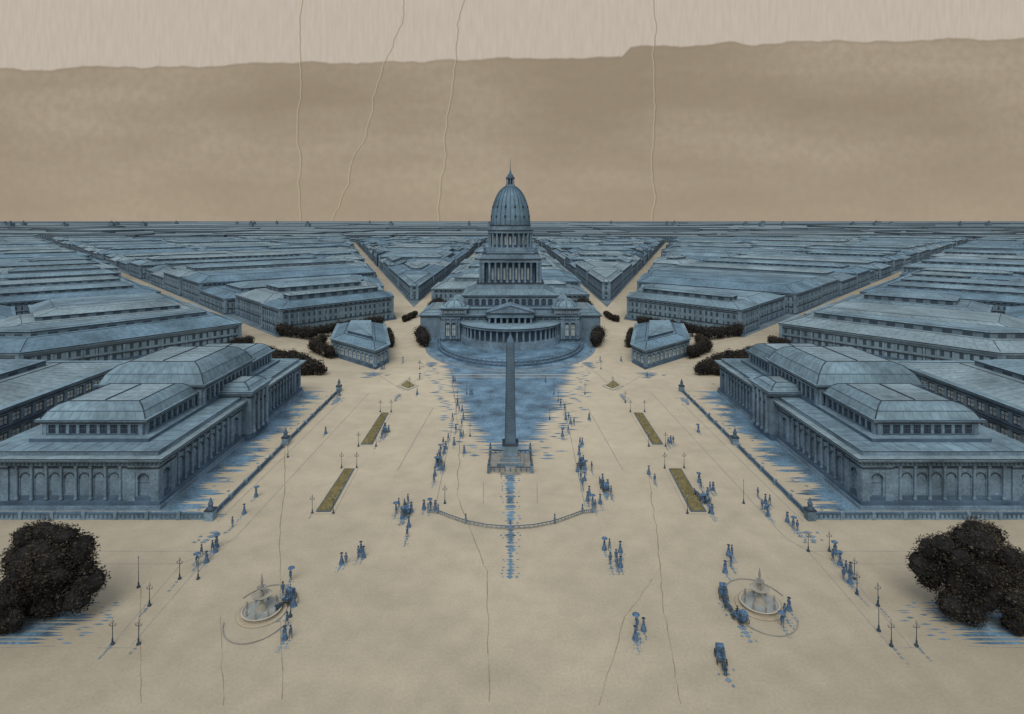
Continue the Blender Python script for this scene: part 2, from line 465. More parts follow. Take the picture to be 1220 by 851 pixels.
# ------------------------------------------------ classical facade
def bay_facade(mb,p,q,z0,z1,n,depth=0.9,arch=True,colr=0.0,pm='stone_blue',glass='glass_pale',endw=1.6):
    l=math.hypot(q[0]-p[0],q[1]-p[1]); ux,uy=(q[0]-p[0])/l,(q[1]-p[1])/l
    mb.fr=((p[0],p[1]),(ux,uy),(uy,-ux))
    h=z1-z0
    mb.box(0,l,-0.3,0,z0,z1,'stone_blue')
    mb.box(0,endw,0,depth,z0,z1,pm); mb.box(l-endw,l,0,depth,z0,z1,pm)
    bw=(l-2*endw)/n
    zs=z0+h*0.12; zt=z0+h*0.80
    mb.box(endw,l-endw,0,depth-0.12,z0,zs,'stone_dark')
    mb.box(endw,l-endw,0,depth-0.1,zt+0.0,z1,pm)
    for i in range(n):
        a=endw+i*bw; b=a+bw; pw=bw*0.15
        mb.box(a,a+pw,0,depth-0.15,zs,zt,pm); mb.box(b-pw,b,0,depth-0.15,zs,zt,pm)
        w=(b-a-2*pw); cx=(a+b)/2; r=w/2
        if arch:
            zc=zt-r-h*0.03
            pts=[(cx-r*math.cos(math.pi*j/8),zc+r*math.sin(math.pi*j/8)) for j in range(9)]
            for j in range(8):
                (x0,za),(x1,zb)=pts[j],pts[j+1]
                mb.poly([(x0,depth-0.2,za),(x1,depth-0.2,zb),(x1,depth-0.2,zt),(x0,depth-0.2,zt)],pm)
                mb.poly([(x0,depth-0.2,za),(x1,depth-0.2,zb),(x1,0,zb),(x0,0,za)],'stone_dark')
                mb.strip((x0,depth-0.15,za),(x1,depth-0.15,zb),0.14,'ink')
        mb.box(a+pw,b-pw,0.0,0.12,zs,zt,'glass_dark')
        mb.box(a+pw+w*.1,b-pw-w*.1,0.12,0.2,zs+0.3,zt-h*0.12,glass)
        mb.box(cx-0.07,cx+0.07,0.2,0.27,zs+0.3,zt-h*0.12,'ink')
        mb.box(a+pw,b-pw,0.2,0.32,zs+h*.34,zs+h*.37,'stone_dark')
        if colr>0: mb.col(a,depth+colr*0.4,z0+0.1,z1-0.1,colr)
    if colr>0: mb.col(endw+n*bw,depth+colr*.4,z0+.1,z1-.1,colr)
    mb.box(-0.0,l,0,depth+0.18,z1-h*0.08,z1-h*0.05,'ink')
    mb.fr=None
def cornice(mb,poly,z,t=0.8,o=1.6,rm='roof_slate'):
    mb.prism(inset(poly,-o*.5),z-t,z-t*.5,'stone_blue')
    mb.prism(inset(poly,-o*.8),z-t*.5,z-t*.35,'ink')
    mb.prism(inset(poly,-o),z-t*.35,z-0.02,'stone_blue',rm)
    mb.prism(inset(poly,-o-.05),z-0.02,z+0.18,'ink',rm)
def rect(x0,x1,y0,y1): return [(x0,y0),(x1,y0),(x1,y1),(x0,y1)]
def mansard(mb,x0,x1,y0,y1,z0,z1,ins,rm='roof_slate',lines=True):
    a=rect(x0,x1,y0,y1)
    prev=a; pz=z0; lv=[(a,z0)]
    for f,zf in ((0.25,0.5),(0.6,0.85),(1,1)):
        cur=inset(a,ins*f); cz=z0+(z1-z0)*zf
        mb.taper(prev,pz,cur,cz,rm,'roof_slate_light',cap=(f==1))
        for i in range(4): mb.strip((*prev[i],pz),(*cur[i],cz),0.22,'ink')
        prev=cur;pz=cz; lv.append((cur,cz))
    for i in range(4): mb.strip((*prev[i],pz),(*prev[(i+1)%4],pz),0.22,'ink')
    for i in range(4): mb.strip((*lv[1][0][i],lv[1][1]),(*lv[1][0][(i+1)%4],lv[1][1]),0.14,'stone_dark')
    if lines and x1-x0>10:
        for (p0,za),(p1,zb) in zip(lv,lv[1:]): mb.seams(p0,za,p1,zb,2.0,.07,'seam')
        for i in range(1,int((y1-y0-2*ins)/3)):
            yy=y0+ins+i*3; mb.strip((x0+ins,yy,z1),(x1-ins,yy,z1),.08,'seam')
# ------------------------------------------------ courthouses
def courthouse(sx):
    mb=MB(sx)
    X0,X1,Y0,Y1=73.2,111.0,122.3,205.0
    hb=10.8
    mb.box(X0-.8,X1+.8,Y0-.8,Y1+.8,0,0.9,'stone_blue')
    mb.box(X0-.5,X1+.5,Y0-.5,Y1+.5,0.9,1.7,'stone_dark')
    mb.box(X0+.6,X1-.6,Y0+.6,Y1-.6,1.7,9.2,'stone_blue')
    def side(p,q,n,pav,nc=.3):
        l=math.hypot(q[0]-p[0],q[1]-p[1]); ux,uy=(q[0]-p[0])/l,(q[1]-p[1])/l
        at=lambda d,o=0:(p[0]+ux*d+uy*o,p[1]+uy*d-ux*o)
        bay_facade(mb,at(0,-.9),at(pav,-.9),1.7,9.0,1,depth=1.0)
        bay_facade(mb,at(pav,-1.4),at(l-pav,-1.4),1.7,9.0,n,depth=1.1,colr=nc)
        bay_facade(mb,at(l-pav,-.9),at(l,-.9),1.7,9.0,1,depth=1.0)
    side((X0,Y0),(X1,Y0),7,6.5)
    side((X0,160),(X0,Y0),8,6.0)
    side((X0,Y1),(X0,172),7,6.0)
    mb.box(X0-2.2,X0+2,160.2,171.8,0,1.69,'stone_dark')
    bay_facade(mb,(X0-1.4,171.8),(X0-1.4,160.2),1.7,12.4,3,depth=1.0,colr=0.45)
    mb.box(X0-1.3,X0+6,160.3,171.7,1.7,12.3,'stone_blue')
    cornice(mb,rect(X0-2.2,X0+7,160,172),13.4,1.1,1.1)
    mansard(mb,X0-2.0,X0+7,160.3,171.7,13.6,15.2,2.5)
    side((X1,Y0),(X1,Y1),18,6.0)
    body=rect(X0,X1,Y0,Y1)
    mb.prism(inset(body,-.1),9.0,9.9,'stone_blue')
    cornice(mb,body,hb,0.9,1.5,'roof_slate_light')
    n=40
    for i in range(n):
        x=X0+(X1-X0)*(i+.5)/n; mb.box(x-.2,x+.2,Y0-.35,Y0-.09,9.2,9.8,'stone_dark')
    for i in range(84):
        y=Y0+(Y1-Y0)*(i+.5)/84; mb.box(X0-.35,X0-.09,y-.2,y+.2,9.2,9.8,'stone_dark')
    mb.prism(inset(body,0.3),hb+.18,hb+1.0,'stone_blue','roof_slate_light')
    mb.prism(inset(body,0.2),hb+1.0,hb+1.12,'ink','roof_slate')
    for i in range(1,28):
        y=Y0+i*3.0
        if y<Y1-1: mb.strip((X0+.6,y,hb+1.14),(78.4,y,hb+1.14),.08,'seam')
    for i in range(1,12): mb.strip((X0+i*3.2,Y0+.6,hb+1.14),(X0+i*3.2,127.4,hb+1.14),.08,'seam')
    def attic(x0,x1,y0,y1,z0,z1,z2,ins,n1,n2):
        mb.box(x0,x1,y0,y1,z0,z1,'stone_blue')
        bay_facade(mb,(x0,y0-.1),(x1,y0-.1),z0,z1,n1,depth=.5,arch=False,glass='glass_dark',endw=.8)
        bay_facade(mb,(x0-.1,y1),(x0-.1,y0),z0,z1,n2,depth=.5,arch=False,glass='glass_dark',endw=.8)
        bay_facade(mb,(x1+.1,y0),(x1+.1,y1),z0,z1,n2,depth=.5,arch=False,glass='glass_dark',endw=.8)
        cornice(mb,rect(x0,x1,y0,y1),z1+.5,.7,1.3)
        mansard(mb,x0-.6,x1+.6,y0-.6,y1+.6,z1+.7,z2,ins)
        mb.strip(((x0+x1)/2,y0+ins,z2+.1),((x0+x1)/2,y1-ins,z2+.1),.22,'ink')
    z=hb+1.1
    mb.box(78.5,104.5,127.5,200,z,z+.8,'stone_dark','roof_slate')
    attic(81,103,130,150,z+.8,15.6,19.2,3.6,9,8)
    attic(79,105,150.8,178,z+.8,17.4,22.8,5.0,9,11)
    attic(81,103,178.8,198,z+.8,15.6,19.2,3.6,9,8)
    return mb.obj('courthouse')
courthouse(1);courthouse(-1)
def arcade_building(sx):
    mb=MB(sx)
    X0,X1,Y0,Y1=135,190,125,207; h=10.2
    mb.box(X0,X1,Y0,Y1,0,h-1,'stone_blue')
    bay_facade(mb,(X0-.1,Y1),(X0-.1,Y0),0.2,4.6,20,depth=.6,arch=False)
    bay_facade(mb,(X0-.1,Y1),(X0-.1,Y0),5.0,h-1,20,depth=.6,arch=False)
    bay_facade(mb,(X0,Y0-.1),(X1,Y0-.1),0.2,4.6,13,depth=.6,arch=False)
    bay_facade(mb,(X0,Y0-.1),(X1,Y0-.1),5.0,h-1,13,depth=.6,arch=False)
    mb.prism(inset(rect(X0,X1,Y0,Y1),-.65),4.6,5.0,'ink')
    cornice(mb,rect(X0,X1,Y0,Y1),h,1,1.4)
    a=rect(X0+1,X1-1,Y0+1,Y1-1);b=inset(a,12)
    mb.taper(a,h+.2,b,h+2.8,'roof_slate_light'); mb.seams(a,h+.2,b,h+2.8,3.2)
    for i in range(4): mb.strip((*a[i],h+.2),(*b[i],h+2.8),.25,'ink'); mb.strip((*b[i],h+2.8),(*b[(i+1)%4],h+2.8),.25,'ink')
    b2=inset(b,3);b3=inset(b,8)
    mb.prism(b2,h+2.7,h+4.2,'wall_windows_far'); mb.prism(inset(b2,-.4),h+4.2,h+4.45,'ink','roof_slate'); mb.taper(b2,h+4.45,b3,h+6,'roof_slate'); mb.seams(b2,h+4.45,b3,h+6,3.2)
    mb.obj('arcade_building')
arcade_building(1);arcade_building(-1)
# ------------------------------------------------ domed city hall
def city_hall():
    mb=MB()
    for i,(s_,z) in enumerate(((1.0,.12),(.97,.24),(.94,.36),(.86,1.2),(.83,2.0))):
        pts=[]
        for j in range(49):
            a=math.pi+math.pi*j/48
            pts.append((41*s_*math.cos(a),288+56*s_*math.sin(a)))
        pts+= [(41*s_,352*1.0),(-41*s_,352)]
        mb.prism(pts,0 if i==0 else z-(.9 if i>2 else .13),z,'stone_dark' if i>2 else 'stone_grey','reflection_blue' if i>1 else 'reflection_pale')
        if i>=3:
            for j in range(0,48):
                a=math.pi+math.pi*(j+.5)/48
                mb.box(41*s_*math.cos(a)-.2,41*s_*math.cos(a)+.2,288+56*s_*math.sin(a)-.2,288+56*s_*math.sin(a)+.2,z,z+.8,'stone_blue')
            for j in range(48):
                a=math.pi+math.pi*j/48;b=math.pi+math.pi*(j+1)/48
                mb.strip((41*s_*math.cos(a),288+56*s_*math.sin(a),z+.9),(41*s_*math.cos(b),288+56*s_*math.sin(b),z+.9),.16,'stone_dark')
    pts=[(24*math.cos(math.pi+math.pi*j/24),284+22*math.sin(math.pi+math.pi*j/24)) for j in range(25)]
    mb.prism(pts,2.0,5.2,'stone_blue')
    for j in range(1,24):
        a=math.pi+math.pi*j/24
        mb.col(22.8*math.cos(a),284+20.8*math.sin(a),5.2,10.5,.5)
    mb.prism([(20*math.cos(math.pi+math.pi*j/24),284+18*math.sin(math.pi+math.pi*j/24)) for j in range(25)],5.2,10.5,'stone_dark')
    mb.prism(pts,10.5,11.3,'stone_blue'); mb.prism(inset(pts,-.4),11.3,11.6,'ink','roof_slate')
    Y0=283;Y1=340
    mb.box(-33,33,Y0,Y1,2.0,14,'stone_blue')
    for a,b,n in ((-33,-24,2),(-24,-11,3),(11,24,3),(24,33,2)):
        yy=Y0-.1-(1.6 if abs(a+b)>50 else 0)
        mb.box(a,b,yy,Y0+3,2.0,14.1,'stone_blue')
        bay_facade(mb,(a,yy-.1),(b,yy-.1),3.4,13.4,n,depth=.8,colr=.4)
    for sx in (-1,1):
        if sx>0: bay_facade(mb,(33.1,Y0),(33.1,Y1),3.4,13.4,12,depth=.8,colr=.4)
        else: bay_facade(mb,(-33.1,Y1),(-33.1,Y0),3.4,13.4,12,depth=.8,colr=.4)
    cornice(mb,rect(-33,33,Y0-1,Y1),14.8,1,1.5)
    mb.box(-31,31,Y0+1.5,Y1-2,15,17.2,'stone_blue','roof_slate')
    mb.prism(rect(-31.4,31.4,Y0+1.1,Y1-1.6),17.2,17.5,'ink','roof_slate')
    for s_ in (-1,1):
        x=s_*27
        mb.box(x-6,x+6,Y0-2,Y0+9,14.9,17.6,'stone_blue')
        bay_facade(mb,(x-6,Y0-2.1),(x+6,Y0-2.1),15.2,17.4,4,depth=.4,arch=True,endw=.6)
        cornice(mb,rect(x-6,x+6,Y0-2,Y0+9),18,.6,.9)
        pf=[(5.4,18.1),(5.2,19.0),(4.2,20.2),(2.6,21.0),(.8,21.4)]
        mb.lathe(x,Y0+3.5,pf+[(.5,22.2),(.1,22.8)],'roof_slate',16)
        for j in range(8):
            a=j*math.pi/4
            for (r0,z0),(r1,z1) in zip(pf,pf[1:]):
                mb.strip((x+r0*math.cos(a),Y0+3.5+r0*math.sin(a),z0),(x+r1*math.cos(a),Y0+3.5+r1*math.sin(a),z1),.22,'ink')
    mb.box(-11,11,Y0-8,Y0+2,2.0,5.0,'stone_dark')
    for i in range(8):
        mb.col(-9.8+19.6*i/7,Y0-7,5.0,14.5,.62,seg=10)
    mb.box(-10.5,10.5,Y0-3.5,Y0+.5,5,14.5,'glass_dark')
    mb.box(-2,2,Y0-3.8,Y0-3.5,5,11,'glass_pale')
    mb.box(-11,11,Y0-8,Y0+3,14.5,16.3,'stone_blue')
    mb.box(-11.6,11.6,Y0-8.6,Y0+3,16.3,16.8,'ink')
    yy0,yy1=Y0-8.3,Y0+6
    mb.mesh([(-11.4,yy0,16.8),(11.4,yy0,16.8),(0,yy0,20.0),(-11.4,yy1,16.8),(11.4,yy1,16.8),(0,yy1,20.0)],[(0,1,2),(3,5,4),(0,2,5,3),(1,4,5,2)],'stone_blue')
    mb.strip((-11.6,yy0-.1,16.9),(0,yy0-.1,20.2),.35,'stone_dark'); mb.strip((11.6,yy0-.1,16.9),(0,yy0-.1,20.2),.35,'stone_dark')
    mb.box(-23,23,291,331,17.5,22.5,'stone_blue')
    bay_facade(mb,(-23,290.9),(23,290.9),17.6,22.3,13,depth=.5,arch=True,glass='glass_dark')
    cornice(mb,rect(-23,23,291,331),23,.8,1.2)
    a=rect(-22.5,22.5,291.5,330.5); b=rect(-17.5,17.5,294,327)
    mb.taper(a,23.2,b,25.6,'roof_slate'); mb.seams(a,23.2,b,25.6,2.4,.12)
    mb.box(-16.6,16.6,294,326.5,25.6,28.5,'stone_blue')
    mb.prism(rect(-17,17,293.6,327),28.5,28.9,'ink')
    mb.box(-12.5,12.5,298,322.5,28.9,41,'stone_dark')
    for sx in (-1,1):
        for yy in (295,321.3):
            mb.box(13 if sx>0 else -15.4,15.4 if sx>0 else -13,yy,yy+4.2,28.9,39,'stone_blue')
            for q in (0,1):
                x=sx*(13.6+1.6*q)
                mb.col(x,yy-.5 if yy<300 else yy+4.7,28.9,39,.45)
    for i in range(8):
        x=-10.5+21*i/7
        mb.col(x,295.6,28.9,39,.6,seg=10); mb.col(x,325,28.9,39,.6)
        if i<7:
            mb.box(x+1,x+2,297.7,298,30,36,'glass_pale')
    for i in range(6):
        y=299.5+21.5*i/5
        for sx in (-1,1): mb.col(sx*14,y,28.9,39,.6)
    sq=rect(-15.4,15.4,294.8,325.7)
    mb.prism(sq,39,40.4,'stone_blue'); mb.prism(inset(sq,-.5),40.4,40.9,'ink','roof_slate')
    mb.prism(inset(sq,1.2),40.9,43.2,'stone_blue'); mb.prism(inset(sq,.9),43.2,43.6,'ink','roof_slate')
    for sx in (-1,1):
        x=sx*13
        mb.mesh([(x-2.6,295,40.9),(x+2.6,295,40.9),(x,295,43.2),(x-2.6,299,40.9),(x+2.6,299,40.9),(x,299,43.2)],[(0,1,2),(0,2,5,3),(1,4,5,2)],'stone_blue')
        mb.lathe(x,297,[(.9,43.6),(1.1,44.4),(.5,45.2),(.7,46),(.1,47.3)],'stone_dark',8)
    mb.lathe(0,310,[(13.2,43.6),(13.2,45),(12.3,45.1),(12.3,46.2)],'stone_blue',32)
    mb.lathe(0,310,[(9.2,46.2),(9.2,54.5)],'stone_dark',32)
    for i in range(24):
        a=2*math.pi*(i+.5)/24
        mb.col(11.2*math.cos(a),310+11.2*math.sin(a),46.2,53.6,.48)
        a2=2*math.pi*i/24
        mb.strip((9.25*math.cos(a2),310+9.25*math.sin(a2),47.5),(9.25*math.cos(a2),310+9.25*math.sin(a2),52),.9,'glass_pale')
    mb.lathe(0,310,[(11.9,53.6),(11.9,54.8)],'stone_blue',32)
    mb.lathe(0,310,[(12.3,54.8),(12.3,55.2)],'ink',32)
    mb.lathe(0,310,[(10.6,55.2),(10.6,57.4)],'stone_blue',32)
    mb.lathe(0,310,[(10.9,57.4),(10.9,57.8)],'ink',32)
    prof=[]
    for j in range(13):
        t=j/12*math.radians(80)
        prof.append((10.2*math.cos(t)**.92,57.8+20.4*math.sin(t)/math.sin(math.radians(80))))
    mb.lathe(0,310,prof,'roof_slate_deep',32)
    for i in range(24):
        a=2*math.pi*i/24
        for (r0,z0),(r1,z1) in zip(prof,prof[1:]):
            mb.strip((r0*math.cos(a)*1.01,310+r0*1.01*math.sin(a),z0),(r1*math.cos(a)*1.01,310+r1*1.01*math.sin(a),z1),.42,'stone_dark')
    for i in range(12):
        a=2*math.pi*(i+.5)/12
        for zz,rr_ in ((61.5,10.1),(66.5,9.3)):
            mb.lathe(rr_*math.cos(a),310+rr_*math.sin(a),[(.5,zz),(.5,zz+1),(.1,zz+1.5)],'ink',6)
    mb.lathe(0,310,[(2.9,77.6),(2.9,78.3),(2.4,78.4),(2.4,79)],'stone_blue',16)
    mb.lathe(0,310,[(1.2,79),(1.2,82.2)],'glass_dark',10)
    for i in range(8):
        a=2*math.pi*i/8; mb.col(1.9*math.cos(a),310+1.9*math.sin(a),79,82,.22,seg=6)
    mb.lathe(0,310,[(2.3,82),(2.4,82.5),(1.9,83.2),(1.2,84.4),(.5,85.2),(.55,85.9),(.3,86.3),(.16,88),(.05,93)],'stone_dark',12)
    for sx in (-1,1):
        x0,x1=(33,46) if sx>0 else (-46,-33)
        mb.box(x0,x1,300,335,0,11,'stone_blue'); cornice(mb,rect(x0,x1,300,335),11.6,.6,1)
        mansard(mb,x0,x1,300,335,11.8,14,4)
    mb.obj('domed_city_hall')
city_hall()
for sx in (1,-1):
    mb=MB(sx)
    p=clean([g(769,440),g(820,424),g(812,404),g(759,404),g(754,432)])
    h=7.6
    mb.prism(inset(p,-.5),0,.8,'stone_dark')
    mb.prism(p,.8,h-.8,'stone_blue',cap=False)
    for i in range(len(p)):
        a,b=p[i],p[(i+1)%len(p)]; l=math.hypot(a[0]-b[0],a[1]-b[1])
        if l>8: bay_facade(mb,a,b,.9,h-.9,max(2,int(l/3.2)),depth=.5,arch=True,endw=.8)
    cornice(mb,p,h,.8,1.1)
    t=inset(p,5); q=inset(p,.4); mb.taper(q,h+.2,t,h+1.8,'roof_slate_deep'); mb.seams(q,h+.2,t,h+1.8,2.6,.1)
    for i in range(len(t)): mb.strip((*t[i],h+1.8),(*t[(i+1)%len(t)],h+1.8),.25,'ink'); mb.strip((*q[i],h+.2),(*t[i],h+1.8),.25,'ink')
    t2=inset(t,1.5); mb.prism(t2,h+1.8,h+2.8,'stone_dark','roof_slate'); mb.prism(inset(t2,-.3),h+2.8,h+3,'ink','roof_slate')
    mb.obj('corner_pavilion')
# ------------------------------------------------ obelisk
mb=MB(); ox,oy=0.0,g(608,553)[1]
for w_,z0,z1 in ((5.4,0,.35),(4.9,.35,.7),(3.2,.7,1.5),(2.4,1.5,2.3)):
    mb.box(-w_,w_,oy-w_,oy+w_,z0,z1,'stone_blue' if w_<4 else 'stone_wash','stone_grey')
w_=5.1
for i in range(9):
    for (x,y) in ((-w_+w_*2*i/8,oy-w_),(-w_+w_*2*i/8,oy+w_),(-w_,oy-w_+w_*2*i/8),(w_,oy-w_+w_*2*i/8)):
        mb.box(x-.1,x+.1,y-.1,y+.1,.35,1.3,'stone_dark')
for a,b in (((-w_,oy-w_),(-1.2,oy-w_)),((1.2,oy-w_),(w_,oy-w_)),((-w_,oy-w_),(-w_,oy+w_)),((w_,oy-w_),(w_,oy+w_)),((-w_,oy+w_),(w_,oy+w_))):
    mb.strip((*a,1.35),(*b,1.35),.16,'ink')
for sxx in (-1,1):
    for syy in (-1,1):
        mb.box(sxx*5.1-.4,sxx*5.1+.4,oy+syy*5.1-.4,oy+syy*5.1+.4,0,1.8,'stone_blue')
        mb.lathe(sxx*5.1,oy+syy*5.1,[(.25,1.8),(.35,2.2),(.12,2.6),(.25,3.0),(.05,3.4)],'stone_dark',8)
mb.box(-1.75,1.75,oy-1.75,oy+1.75,2.3,5.2,'stone_blue'); mb.box(-2.0,2.0,oy-2.0,oy+2.0,5.2,5.5,'ink')
q=lambda a:[(-a,oy-a),(a,oy-a),(a,oy+a),(-a,oy+a)]
mb.taper(q(1.3),5.5,q(.9),30.2,'stone_dark',cap=False); mb.taper(q(.9),30.2,q(.05),32.2,'stone_dark')
for i in range(4): mb.strip((*q(1.3)[i],5.5),(*q(.9)[i],30.2),.12,'ink')
for i in range(30):
    z=7+i*.72; a=1.3-.4*(z-5.5)/24.7
    mb.box(-a*.55,a*.55*U(-.2,1),oy-a-.03,oy-a+.1,z,z+.2,'seam')
for i,(w_,d_) in enumerate(((2.4,1.0),(1.9,.5))): mb.box(-w_,w_,oy-5.4-d_,oy-5.4,0,.18*(i+1),'stone_grey')
mb.obj('obelisk')
# ------------------------------------------------ low walls
for sx in (1,-1):
    mb=MB(sx)
    def wall(p,q,h=1.0,w=.4,post=6.0):
        l=math.hypot(q[0]-p[0],q[1]-p[1]);ux,uy=(q[0]-p[0])/l,(q[1]-p[1])/l
        mb.fr=((p[0],p[1]),(ux,uy),(uy,-ux))
        mb.box(0,l,-w/2,w/2,0,.3,'stone_blue'); mb.box(0,l,-w/2,w/2,h-.2,h,'stone_dark')
        mb.box(0,l,-w/2+.15,w/2-.15,.3,h-.2,'stone_blue')
        n=int(l/post)
        for i in range(n+1):
            x=l*i/n; mb.box(x-.35,x+.35,-.35,.35,.003,h+.2,'stone_blue')
        for i in range(int(l/.9)):
            mb.box(i*.9-.12,i*.9+.12,-w/2+.03,w/2-.03,.3,h-.2,'stone_dark')
        mb.fr=None
    wall((60.2,205),(60.2,160)); wall((60.2,155),(60.2,119.2)); wall((60.2,118),(130,118),1.3)
    for x,y in ((60.2,206.5),(60.2,118),(60.2,157.5)):
        e=.8
        mb.box(x-e,x+e,y-e,y+e,0,1.9,'stone_blue'); mb.box(x-e-.12,x+e+.12,y-e-.12,y+e+.12,1.9,2.15,'ink')
        mb.lathe(x,y,[(.6,2.15),(.45,2.6),(.55,3.2),(.3,3.7),(.22,4.1),(.05,4.4)],'stone_dark',8)
    mb.obj('garden_wall')
mb=MB()
arc=[(510,611),(522,612),(535,617),(555,624),(580,629),(608,631),(636,629),(661,624),(681,617),(694,612),(706,611)]
pts=[g(*p) for p in arc]
for a,b in zip(pts,pts[1:]):
    mb.strip((*a,.65),(*b,.65),.13,'stone_dark'); mb.strip((*a,.1),(*b,.1),.25,'stone_grey')
    n=5
    for i in range(n):
        x=a[0]+(b[0]-a[0])*i/n;y=a[1]+(b[1]-a[1])*i/n; mb.box(x-.05,x+.05,y-.05,y+.05,.0,.6,'stone_dark')
for i in (0,1,3,5,7,9,10):
    x,y=pts[i]; mb.box(x-.2,x+.2,y-.2,y+.2,0,1.1,'stone_blue'); mb.lathe(x,y,[(.2,1.1),(.08,1.4),(.18,1.7),(.04,2.1)],'stone_dark',8)
mb.obj('plaza_balustrade')
mb=MB()
jz=[.004]
def jline(a,b,w=.13):
    jz[0]+=.00015
    z=jz[0]
    p=Vector(g(*a));q=Vector(g(*b));d=(q-p).normalized();n=Vector((-d.y,d.x))*w/2*max(1,(p.y+q.y)/250)
    mb.poly([(*(p+n),z),(*(q+n),z),(*(q-n),z),(*(p-n),z)],'stone_grey')
J=[((672,482),(697,604)),((700,486),(742,560)),((963,657),(1220,657)),((1000,672),(1220,672)),
   ((1000,672),(1086,772)),((963,657),(1062,772)),((1062,772),(1100,772)),((776,468),(935,640)),((935,640),(962,657)),
   ((1120,690),(1220,692)),((1150,770),(1220,772)),((705,440),(735,466)),((735,466),(776,440)),((790,425),(842,412)),((640,575),(640,600)),((842,412),(905,398)),
   ((812,480),(957,622)),((930,640),(1000,672))]
for sx in (1,-1):
    mb.sx=sx
    for a,b in J: jline(a,b)
mb.obj('paving_joints')
def plot(c4):
    mb=MB(); p=clean([g(*c) for c in c4],.2)
    mb.prism(inset(p,-1.0),0,.1,'stone_wash','plaza_stone'); mb.prism(inset(p,-.22),.1,.28,'stone_dark'); mb.prism(p,.25,.32,'grass')
    r=random.Random(1)
    for i in range(700):
        a,b=r.random(),r.random()
        x=(p[0][0]*(1-a)+p[1][0]*a)*(1-b)+(p[3][0]*(1-a)+p[2][0]*a)*b
        y=(p[0][1]*(1-a)+p[1][1]*a)*(1-b)+(p[3][1]*(1-a)+p[2][1]*a)*b
        mb.poly([(x-.08,y,.32),(x+.08,y,.32),(x+r.uniform(-.1,.1),y,.32+r.uniform(.1,.3))],'grass')
    mb.obj('grass_plot')
for c4 in ([(378,610),(393,610),(421,560),(411,560)],[(431,530),(443,530),(462,493),(455,493)],[(824,610),(840,610),(811,560),(798,560)],[(778,530),(789,530),(765,493),(756,493)]): plot(c4)
for sx in (1,-1):
    mb=MB(sx); p=clean([g(718,460),g(730,465),g(742,460),g(731,452)],.2)
    mb.prism(inset(p,-.3),0,.15,'stone_dark','stone_cream'); mb.prism(inset(p,1),.15,.3,'grass'); mb.obj('traffic_island')
# ------------------------------------------------ fountains
def fountain(px,py):
    x,y=g(px,py); mb=MB()
    mb.lathe(x,y,[(3.6,0),(3.6,.15),(3.4,.17)],'plaza_stone',32)
    mb.lathe(x,y,[(3.62,.11),(3.64,.15)],'stone_grey',32,cap=False)
    mb.lathe(x,y,[(2.7,.17),(2.85,.6),(3.0,.7),(2.75,.72),(2.65,.5),(0.1,.48)],'stone_cream',32,cap=False)
    mb.lathe(x,y,[(3.03,.63),(3.05,.69)],'ink',32,cap=False)
    mb.lathe(x,y,[(2.64,.51),(0.5,.50)],'basin_water',32,cap=False)
    mb.lathe(x,y,[(.9,.48),(.6,1.2),(.28,1.5),(.25,2.2),(.6,2.4),(1.3,2.7),(1.4,2.8),(1.2,2.78),(.3,2.6)],'stone_wash',24,cap=False)
    mb.lathe(x,y,[(1.42,2.74),(1.44,2.8)],'ink',24,cap=False)
    mb.lathe(x,y,[(.26,2.6),(.2,3.4),(.32,3.6),(.7,3.85),(.72,3.95),(.2,3.85),(.13,4.5),(.22,4.8),(.15,5.2),(.03,6.0)],'stone_grey',16)
    for i in range(8):
        a=i*math.pi/4; mb.lathe(x+2.3*math.cos(a),y+2.3*math.sin(a),[(.16,.48),(.12,1.0),(.2,1.3),(.06,1.7)],'stone_grey',6)
    for s0 in (0.35,3.5):
        for j in range(12):
            a=s0+j*.19;b=s0+(j+1)*.19
            mb.strip((x+5.0*math.cos(a),y+6.8*math.sin(a),.1),(x+5.0*math.cos(b),y+6.8*math.sin(b),.1),.12,'stone_grey')
    mb.obj('fountain',False)
fountain(312,730); fountain(905,722)
# ------------------------------------------------ lamp posts
def lamp(px,py,h=4.2,kind=0):
    x,y=g(px,py); mb=MB()
    mb.lathe(x,y,[(.3,0),(.28,.2),(.14,.35),(.12,.8),(.06,.95),(.045,h*.8),(.08,h*.82)],'cloth_dark',8)
    if kind==0:
        mb.lathe(x,y,[(.06,h*.82),(.16,h*.86),(.18,h*.92),(.07,h*.97),(.02,h+.15)],'stone_grey',8)
        for s_ in (-1,1):
            mb.strip((x,y,h*.72),(x+s_*.4,y,h*.74),.05,'cloth_dark'); mb.lathe(x+s_*.4,y,[(.05,h*.74),(.12,h*.77),(.12,h*.82),(.03,h*.85)],'stone_grey',6)
    else:
        mb.lathe(x,y,[(.045,h*.8),(.035,h*1.5),(.1,h*1.52),(.02,h*1.6)],'cloth_dark',6)
    mb.obj('street_lamp' if kind==0 else 'flagpole')
for p in [(372,612),(397,612),(425,558),(407,558),(427,532),(448,532),(466,491),(453,491),(819,612),(845,612),(815,558),(792,558),(773,532),(793,532),(768,491),(751,491),
          (134,768),(165,768),(1062,770),(1092,770),(214,690),(178,722),(1046,722),(1021,708),(1018,690),(488,462),(730,461),(963,657),(988,657),(236,690),
          (697,470),(665,478),(545,478),(500,440),(716,440),(513,420),(704,420),(385,430),(404,470),(655,500),(343,545),(560,520),(745,480),(530,600)]:
    lamp(p[0],p[1],3.9 if p[1]<640 else 3.6)
for p in [(165,700),(1047,752),(556,470),(346,735),(660,470),(886,600)]: lamp(p[0],p[1],3.2,1)
